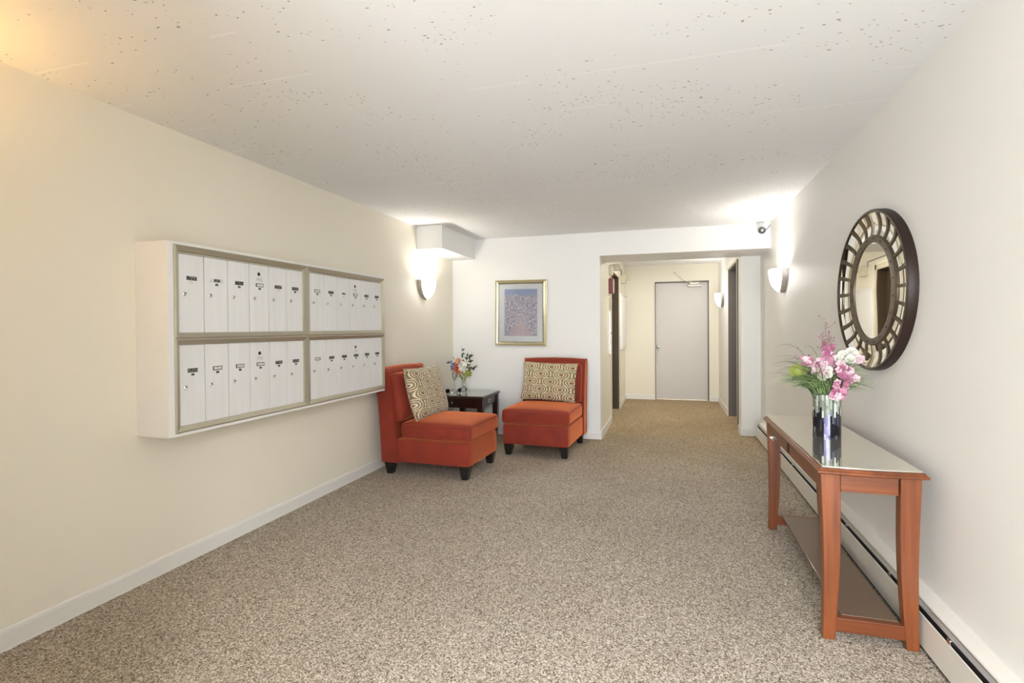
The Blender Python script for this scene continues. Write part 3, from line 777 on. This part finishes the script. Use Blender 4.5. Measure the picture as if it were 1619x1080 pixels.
# ------------------------------------------------------------------ framed picture
pf = thing('framed_picture', 'gold framed garden print with white mat on the back wall', 'picture', (-1.690, YB, 1.457))
pf.rotation_euler = (0, math.radians(.6), 0)
pw, ph = .315, .390
def ringprof(w, h, prof, y=True):
    rings = [[(a * (w - ins), -dy, b * (h - ins)) for a, b in ((-1, -1), (1, -1), (1, 1), (-1, 1))] for ins, dy in prof]
    return G().loops(rings, caps=False)
ringprof(pw, ph, [(0, 0), (0, .022), (.006, .028), (.014, .022), (.022, .030), (.034, .026), (.042, .016), (.048, .010)]).build('frame', 'gold', pf)
G().box(-pw + .03, pw - .03, -.009, -.004, -ph + .03, ph - .03).build('mat_board', 'mat_board', pf)
G().box(-.201, .203, -.0105, -.009, -.275, .282).build('print', 'print', pf, uv=lambda c, p: ((c[0] + .201) / .404, (c[2] + .275) / .557))
G().box(-pw + .04, pw - .04, -.0135, -.0115, -ph + .04, ph - .04).build('glazing', 'pane', pf)

# ------------------------------------------------------------------ console table
ct = thing('console_table', 'cherry wood console table with glass top along the right wall', 'console table', (.765, 3.03, 0))
X0, X1, Y0, Y1 = -.190, .193, -.645, .655          # top outline in local coords
def topoutline(ins, bow):
    pts = []
    for k in range(9): s_ = k / 8; pts.append((X0 + ins + (X1 - X0 - 2 * ins) * s_, Y0 + ins - bow * 4 * s_ * (1 - s_)))
    for k in range(9): s_ = k / 8; pts.append((X1 - ins - (X1 - X0 - 2 * ins) * s_, Y1 - ins + bow * 4 * s_ * (1 - s_)))
    return pts
prof = [(.030, .676), (.004, .682), (0, .687), (0, .692), (.006, .697), (.010, .7035), (.014, .7045)]
G().loops([[(*p, z) for p in topoutline(i, .012)] for i, z in prof]).build('tabletop', 'woodx', ct, 35)
G().loops([[(*p, z) for p in topoutline(i, .012)] for i, z in ((.020, .7047), (.017, .7065), (.017, .710), (.019, .712))]).build('glass_top', 'tableglass', ct, 35)
def saber_leg(sx, y0, y1):
    # outer face nearly straight, inner face curving out toward the foot
    xo_t, xo_b, xi_t, xi_b = .176, .168, .104, .124
    rings = []
    N = 14
    for k in range(N + 1):
        s_ = k / N; z = .678 * (1 - s_)
        bow = .010 * math.sin(PI * s_)
        xo = xo_t + (xo_b - xo_t) * s_ ** 2 - bow * .9
        c = max(0, (s_ - .35) / .65)
        xi = xi_t + (xi_b - xi_t) * c ** 1.7 - bow * .2
        ty = (y1 - y0) * .0; yy0, yy1 = y0, y1 - (y1 - y0) * .15 * c
        if y0 > 0: yy0, yy1 = y0 + (y1 - y0) * .15 * c, y1
        rings.append([(sx * xi, yy0, z), (sx * xo, yy0, z), (sx * xo, yy1, z), (sx * xi, yy1, z)])
    if sx > 0: rings = [[(x + .001, y, z) for x, y, z in r] for r in rings]
    return G().loops(rings)
for sx in (-1, 1):
    saber_leg(sx, -.620, -.570).build('leg', 'wood', ct, 30, bevel=.003)
    saber_leg(sx, .585, .635).build('leg', 'wood', ct, 30, bevel=.003)
for yy in (-.600, .600):
    e = G().box(-.10, .10, yy - .009, yy + .009, .612, .677).build('end_apron', 'woody', ct)
    G().box(-.10, .10, yy - .013, yy + .011, .606, .614).build('bead', 'woody', e, bevel=.002)
fa = G().box(-.170, -.152, -.57, .585, .608, .677).build('front_apron', 'woodx', ct)
G().box(-.1715, -.150, -.005, .030, .618, .665).build('apron_slot', 'hslot', fa)
G().box(-.174, -.168, .028, .036, .616, .668).build('slot_edge', 'woodx', fa)
G().box(.150, .168, -.57, .585, .608, .677).build('back_apron', 'woodx', ct)
G().box(-.182, -.168, .45, .48, .600, .612).tube([(-.175, .46, .606), (-.175, .40, .600)], .004).build('metal_clip', 'chrome', fa)
for yy in (-.600, .600):
    G().box(-.128, .132, yy - .016, yy + .016, .036, .092).build('stretcher', 'woody', ct, bevel=.002)
G().box(-.092, .110, -.584, .584, .078, .094).build('lower_shelf', 'shelf', ct, bevel=.002)

# mosaic vase and bouquet on the console
CV = (.780, 3.075, .712)
va = thing('mosaic_vase', 'tall cylinder vase of black, violet and silver mosaic strips on the console', 'vase', CV)
R0, H0 = .064, .215
G().lathe([(.001, 0), (R0, 0), (R0 + .001, .004), (R0 + .001, H0), (R0 - .005, H0), (R0 - .005, .012), (.001, .012)], 44).build('vase_body', 'mosaic', va, 40,
    uv=lambda c, p: ((math.atan2(p.center[1], p.center[0]) / (2 * PI)) % 1.0, c[2] / H0))
G().lathe([(R0 - .0005, H0 - .002), (R0 + .002, H0), (R0 - .0005, H0 + .003), (R0 - .004, H0)], 44).build('glass_rim', 'vaseglass', va, 60)
bo = thing('orchid_arrangement', 'pink orchids, cream roses and long grass standing in the mosaic vase', 'flowers', (CV[0], CV[1], CV[2] + H0))
rnd = random.Random(11)
gs_ = [G(), G(), G()]
for k in range(560):
    g = gs_[(0, 1, 1, 2, 0)[k % 5]]
    a = rnd.gauss(PI if rnd.random() < .6 else -.15, .75); el = rnd.uniform(.15, 1.1); L = rnd.uniform(.13, .27)
    d = Vector((math.cos(a) * (1.15 - .5 * el), math.sin(a) * .7 * (1.1 - .5 * el), .18 + .75 * el))
    if k % 9 == 0: L *= 1.15
    p0 = Vector((rnd.uniform(-.035, .035), rnd.uniform(-.035, .035), -.10 if k % 3 else -.18))
    p1 = Vector((p0.x * .8, p0.y * .8, 0)) + Vector((d.x * .25, d.y * .25, .9)).normalized() * L * .55
    p2 = Vector((d.x * L, d.y * L, d.z * L * .68 - (1 - el) * .02))
    if p2.x > .19: p2.x = rnd.uniform(.17, .21)
    blade(g, p0, p1, p2, rnd.uniform(.0034, .0058), 7)
for g, m_n in zip(gs_, ('grass', 'grassmid', 'grassdark')): g.build('grass_blades', m_n, bo)['kind'] = 'stuff'
g = G()
for k in range(24):
    a = rnd.gauss(PI, .5) if k < 15 else rnd.gauss(0, .4); L = rnd.uniform(.2, .29) if k < 15 else rnd.uniform(.16, .2)
    p2 = Vector((math.cos(a) * L, math.sin(a) * L * .8, rnd.uniform(.0, .24)))
    if p2.x > .21: p2.x = .21
    blade(g, (0, 0, -.05), (p2.x * .4, p2.y * .4, p2.z + .09), p2, .0035, 8)
g.build('long_blades', 'leafdk', bo)['kind'] = 'stuff'
# yellow-green fuzzy head
g = G()
for k in range(420):
    ph = math.acos(1 - 2 * (k + .5) / 420); t_ = k * 2.39996
    d = Vector((math.sin(ph) * math.cos(t_), math.sin(ph) * math.sin(t_), math.cos(ph)))
    p = Vector((-.135, -.01, .118)); g.tube([p + Vector((d.x * .032, d.y * .03, d.z * .026)), p + Vector((d.x * .046, d.y * .04, d.z * .037))], [.0016, .0008], 3)
g.ball((-.135, -.01, .118), .03, 10, 7)
g.build('fuzzy_green_head', 'leafyg', bo)['kind'] = 'stuff'
pk, pd, pp, pw5, ro = fl('5', 'pink', 'orchid_bloom'), fl('5', 'pinkdk', 'orchid_bloom'), fl('5', 'palepink', 'orchid_bloom'), fl('R', 'white', 'cream_rose'), fl('R', 'white', 'cream_rose')
def cluster(path, n, r, sizes, protos, sd):
    rn = random.Random(sd); pts = [Vector(p) for p in path]
    for k in range(n):
        s_ = k / max(1, n - 1) * (len(pts) - 1); i = min(int(s_), len(pts) - 2); p = pts[i].lerp(pts[i + 1], s_ - i)
        off = Vector((rn.uniform(-1, 1), rn.uniform(-1, .2), rn.uniform(-1, 1))) * r
        put(protos[rn.randrange(len(protos))], bo, p + off, (off.x * 12, -1, rn.uniform(-.2, .6)), rn.uniform(*sizes), rn.uniform(0, 6))
# hanging pink spike in front, right of the centre
cluster([(.062, -.06, .150), (.050, -.08, .10), (.035, -.085, .04), (.020, -.075, -.002)], 36, .024, (.015, .022), [pk, pk, pp, pp, pd], 1)
cluster([(.09, -.05, .13), (.10, -.06, .09)], 7, .016, (.018, .024), [pk, pp], 8)
# upper pink spike
cluster([(.020, 0, .140), (.010, 0, .21), (.002, 0, .245)], 24, .022, (.012, .020), [pd, pk, pp], 2)
# left pink spray
cluster([(-.03, -.02, .125), (-.075, -.02, .150), (-.10, -.02, .165)], 26, .026, (.010, .017), [pk, pp, pd], 3)
cluster([(-.05, -.02, .12), (-.01, -.02, .17)], 14, .028, (.010, .016), [pp, pk], 5)
for x, y, z, s_ in ((.078, .01, .185, .040), (.115, .02, .205, .036), (.055, 0, .175, .030), (.10, -.01, .175, .03), (-.005, -.03, .10, .026), (-.03, -.03, .085, .026), (.0, -.03, .125, .022), (.14, .02, .185, .022)):
    put(ro, bo, (x, y, z), (x, -1, .5), s_)
cluster([(.13, .0, .17), (.145, .0, .20)], 5, .016, (.014, .018), [pp], 6)
# twiggy bud sprays
g = G(); gb = G(); rn = random.Random(4)
for bx, tx, tz in ((0, -.005, .375), (0, .01, .33), (-.01, -.02, .30), (-.03, -.105, .205), (-.03, -.12, .19), (.0, .022, .30)):
    pts = bez((bx, 0, .02), (bx * .5 + tx * .4, 0, tz * .6), (tx, 0, tz), 9); g.tube(pts, .0011, 4)
    for k in range(13):
        p = pts[3 + k % 7] + Vector((0, 0, rn.uniform(-.012, .012))); q = p + Vector((rn.uniform(-.034, .034), rn.uniform(-.02, .02), rn.uniform(.0, .03)))
        g.tube([p, q], .0007, 3); gb.ball(q, .0035, 5, 4, (1, 1, 1.3))
g.build('twigs', 'twig', bo)['kind'] = 'stuff'; gb.build('flower_buds', 'pinkdk', bo)['kind'] = 'stuff'
for o in tmp:
    me = o.data; bpy.data.objects.remove(o)

# ------------------------------------------------------------------ oval mirror
mi = thing('oval_mirror', 'oval bronze mirror with radiating mirrored panels on the right wall', 'mirror', (XR, 3.116, 1.4575))
A, B = .493, .4075
def ell(a, b, x, n=72): return [(-x, a * math.cos(2 * PI * k / n), b * math.sin(2 * PI * k / n)) for k in range(n)]
G().loops([ell(A, B, 0), ell(A, B, .036), ell(A - .003, B - .003, .041), ell(A - .013, B - .013, .041), ell(A - .016, B - .016, .036), ell(A - .016, B - .016, .008)], caps=False).build('outer_rim', 'bronze', mi, 40)
G().loops([ell(A - .004, B - .004, .0412), ell(A - .006, B - .006, .0425), ell(A - .012, B - .012, .0425), ell(A - .014, B - .014, .0412)], caps=False).build('rim_edge', 'bronze2', mi, 40)
G().loops([ell(A - .01, B - .01, .004, 72), ell(.29, .24, .004, 72)], caps=False).loops([ell(.30, .25, .004), ell(.001, .001, .004)], caps=False).build('backing_disc', 'bronze', mi)
ai, bi = .317, .276
def depth(s_): return .034 - .012 * math.sin(PI * s_) - .018 * s_        # 0 at the rim, 1 at the inner ring
NP = 24
def ringpt(s_, a_, lift=0):
    aa = (A - .014) * (1 - s_) + ai * s_; bb = (B - .014) * (1 - s_) + bi * s_
    return (-(depth(s_) + lift), aa * math.cos(a_), bb * math.sin(a_))
for k in range(NP):
    a0 = 2 * PI * (k + .07) / NP; a1 = 2 * PI * (k + .93) / NP
    rings = [[ringpt(s / 8, a0 + (a1 - a0) * j / 4) for j in range(5)] for s in range(9)]
    G().loops(rings, caps=False, closed=False).build('mirror_panel', 'mirror', mi, 60)
    ac = 2 * PI * k / NP; hw_ = 2 * PI * .085 / NP; g = G(); R_ = []
    for s in range(9):
        s_ = s / 8; f = 1.25 - .35 * s_ + .3 * abs(s_ - .5)
        R_.append([ringpt(s_, ac - hw_ * f, -.004), ringpt(s_, ac - hw_ * f, .005), ringpt(s_, ac + hw_ * f, .005), ringpt(s_, ac + hw_ * f, -.004)])
    g.loops(R_).build('spoke', 'bronze2', mi, 40)
G().loops([ell(ai + .005, bi + .005, .010), ell(ai + .005, bi + .005, .020), ell(ai + .001, bi + .001, .025), ell(ai - .050, bi - .024, .024), ell(ai - .058, bi - .031, .022), ell(ai - .060, bi - .033, .014)], caps=False).build('inner_ring', 'bronze2', mi, 35)
for k in range(20):
    a_ = 2 * PI * (k + .5) / 20
    G().ball((-.025, (ai - .026) * math.cos(a_), (bi - .012) * math.sin(a_)), .0055, 7, 4, (.7, 1, 1)).build('rivet', 'bronze2', mi, 60)
G().loops([ell(ai - .059, bi - .032, .018), ell(.001, .001, .0185)], caps=False).build('mirror_glass', 'mirror', mi)

# ------------------------------------------------------------------ baseboard heater
bh = thing('baseboard_heater', 'long cream hot-water baseboard heater along the right wall', 'heater', (XR, 0, 0))
hy0, hy1 = -2.3, 6.50
def extr(poly, name, m, parent=bh, a=hy0, b=hy1): return G().loops([[(x, y, z) for x, z in poly] for y in (a, b)]).build(name, m, parent)
extr([(0, .012), (-.004, .012), (-.004, .198), (-.050, .186), (-.052, .182), (-.054, .184), (-.052, .190), (-.004, .206), (0, .206)], 'hood', 'cream')
extr([(-.066, .018), (-.063, .018), (-.063, .142), (-.066, .145), (-.069, .142), (-.069, .018)], 'front_panel', 'cream')
extr([(-.058, .160), (-.055, .157), (-.047, .172), (-.048, .177), (-.051, .177), (-.062, .164)], 'damper', 'damper')
extr([(-.006, .014), (-.058, .014), (-.056, .150), (-.042, .155), (-.040, .178), (-.006, .190)], 'dark_core', 'hslot')
G().box(-.070, 0, hy1, hy1 + .035, .010, .206).build('end_cap', 'cream', bh, bevel=.006)
G().box(-.060, -.006, hy0, hy1, 0, .014).build('foot_shadow_gap', 'hslot', bh)
for y in (2.22, 2.75, 3.35, 3.95, 4.7, 5.5, 1.6):
    G().box(-.070, -.052, y - .012, y + .012, .146, .164).build('damper_clip', 'chrome', bh, bevel=.002)

# ------------------------------------------------------------------ security camera
sc_ = thing('security_camera', 'small grey bullet security camera on the beam above the hallway', 'camera', (.915, YB, 2.285))
G().lathe([(.030, 0), (.030, .008), (.022, .014), (.001, .014)], 20).xf(Matrix.Rotation(PI/2, 4, 'X')).build('mount', 'camwhite', sc_, 40)
G().tube([(0, -.01, 0), (0, -.03, .002), (.0, -.04, -.005)], .011, 10).build('bracket', 'camwhite', sc_, 40)
rot = Matrix.Translation((0.0, -.035, -.004)) @ Matrix.Rotation(PI/2 + .22, 4, 'X')
G().lathe([(.030, 0), (.034, .01), (.034, .085), (.032, .092), (.001, .092)], 24).xf(rot).build('housing', 'camwhite', sc_, 40)
lens = G().lathe([(.0355, .080), (.0365, .100), (.0335, .104), (.022, .098), (.001, .098)], 24).xf(rot).build('lens_ring', 'camgrey', sc_, 40)
G().lathe([(.012, .0985), (.013, .103), (.009, .106), (.001, .1065)], 16).xf(rot).build('lens', 'chrome', lens, 40)
G().tube(bez((.02, -.05, -.012), (.06, -.02, -.02), (.099, -.002, .05), 10), .004, 6).build('cable', 'camgrey', sc_, 60)

# ------------------------------------------------------------------ hallway fixtures
al = thing('fire_alarm', 'red fire alarm box high on the hallway left wall before the lift', 'alarm', (HL, 7.02, 1.82))
G().box(0, .052, -.06, .06, -.10, .10).build('alarm_body', 'red', al, bevel=.004)
G().box(.052, .062, -.05, .05, -.09, .09).build('alarm_lens', 'redwhite', al, bevel=.003)
cp = thing('call_panel', 'narrow steel call panel on the hallway left wall below the alarm', 'panel', (HL, 7.02, 1.28))
G().box(0, .022, -.045, .045, -.36, .20).build('panel_plate', 'chrome', cp, bevel=.003)
G().box(0, .03, -.02, .02, .22, .39).build('conduit_cover', 'casing', cp, bevel=.003)
G().lathe([(.012, 0), (.012, .006), (.001, .007)], 12).xf(Matrix.Translation((.022, 0, -.08)) @ Matrix.Rotation(PI/2, 4, 'Y')).build('call_button', 'black', cp, 40)
nb = thing('notice_board', 'white enamel notice board on the hallway left wall past the lift', 'board', (HL, 9.0, 1.37))
G().box(0, .03, -.50, .50, -.45, .45).build('board_frame', 'whiteboard', nb, bevel=.004)
G().box(.03, .034, -.46, .46, -.41, .41).build('board_face', 'mat_board', nb)
jb = thing('junction_box', 'beige junction box with pipes above the hallway lift door', 'box', (HL, 7.05, 2.04))
G().box(0, .045, -.05, .05, -.075, .05).build('box_body', 'casing', jb, bevel=.004)
G().tube([(.03, .04, -.02), (.03, .16, .02), (.03, .30, .02)], .010, 8).build('conduit', 'casing', jb, 50)
G().tube([(.02, 0, -.07), (.02, 0, -.12)], .008, 8).build('conduit', 'casing', jb, 50)
sl = thing('exit_speaker', 'small beige alarm horn hanging under the hallway beam', 'alarm', (HL + .075, 7.35, 2.10))
G().box(-.075, .03, -.03, .03, -.045, .045).build('horn_body', 'casing', sl, bevel=.006)
G().box(.030, .034, -.012, .012, -.035, .035).build('horn_slot', 'black', sl)
G().tube([(-.06, .03, .02), (-.06, .5, .10), (-.06, 1.38, .10), (-.06, 1.38, .03)], .006, 6).build('cable_run', 'jamb', sl, 50)
el_ = thing('emergency_light', 'twin-head beige emergency light high on the hallway left wall', 'lamp', (HL, 8.95, 2.10))
G().box(0, .065, -.16, .05, -.10, .06).build('light_body', 'casing', el_, bevel=.006)
for yy in (-.10, .12):
    G().lathe([(.02, 0), (.038, .03), (.040, .05), (.001, .052)], 14).xf(Matrix.Translation((.075, yy, .0)) @ Matrix.Rotation(PI/2, 4, 'X')).build('lamp_head', 'casing', el_, 40)
ds = thing('door_stop', 'small brass door stop on the hallway carpet', 'door stop', (.597, 8.69, 0))
G().lathe([(.022, 0), (.022, .006), (.014, .010), (.012, .03), (.015, .036), (.001, .040)], 14).build('stop_post', 'brass', ds, 40)
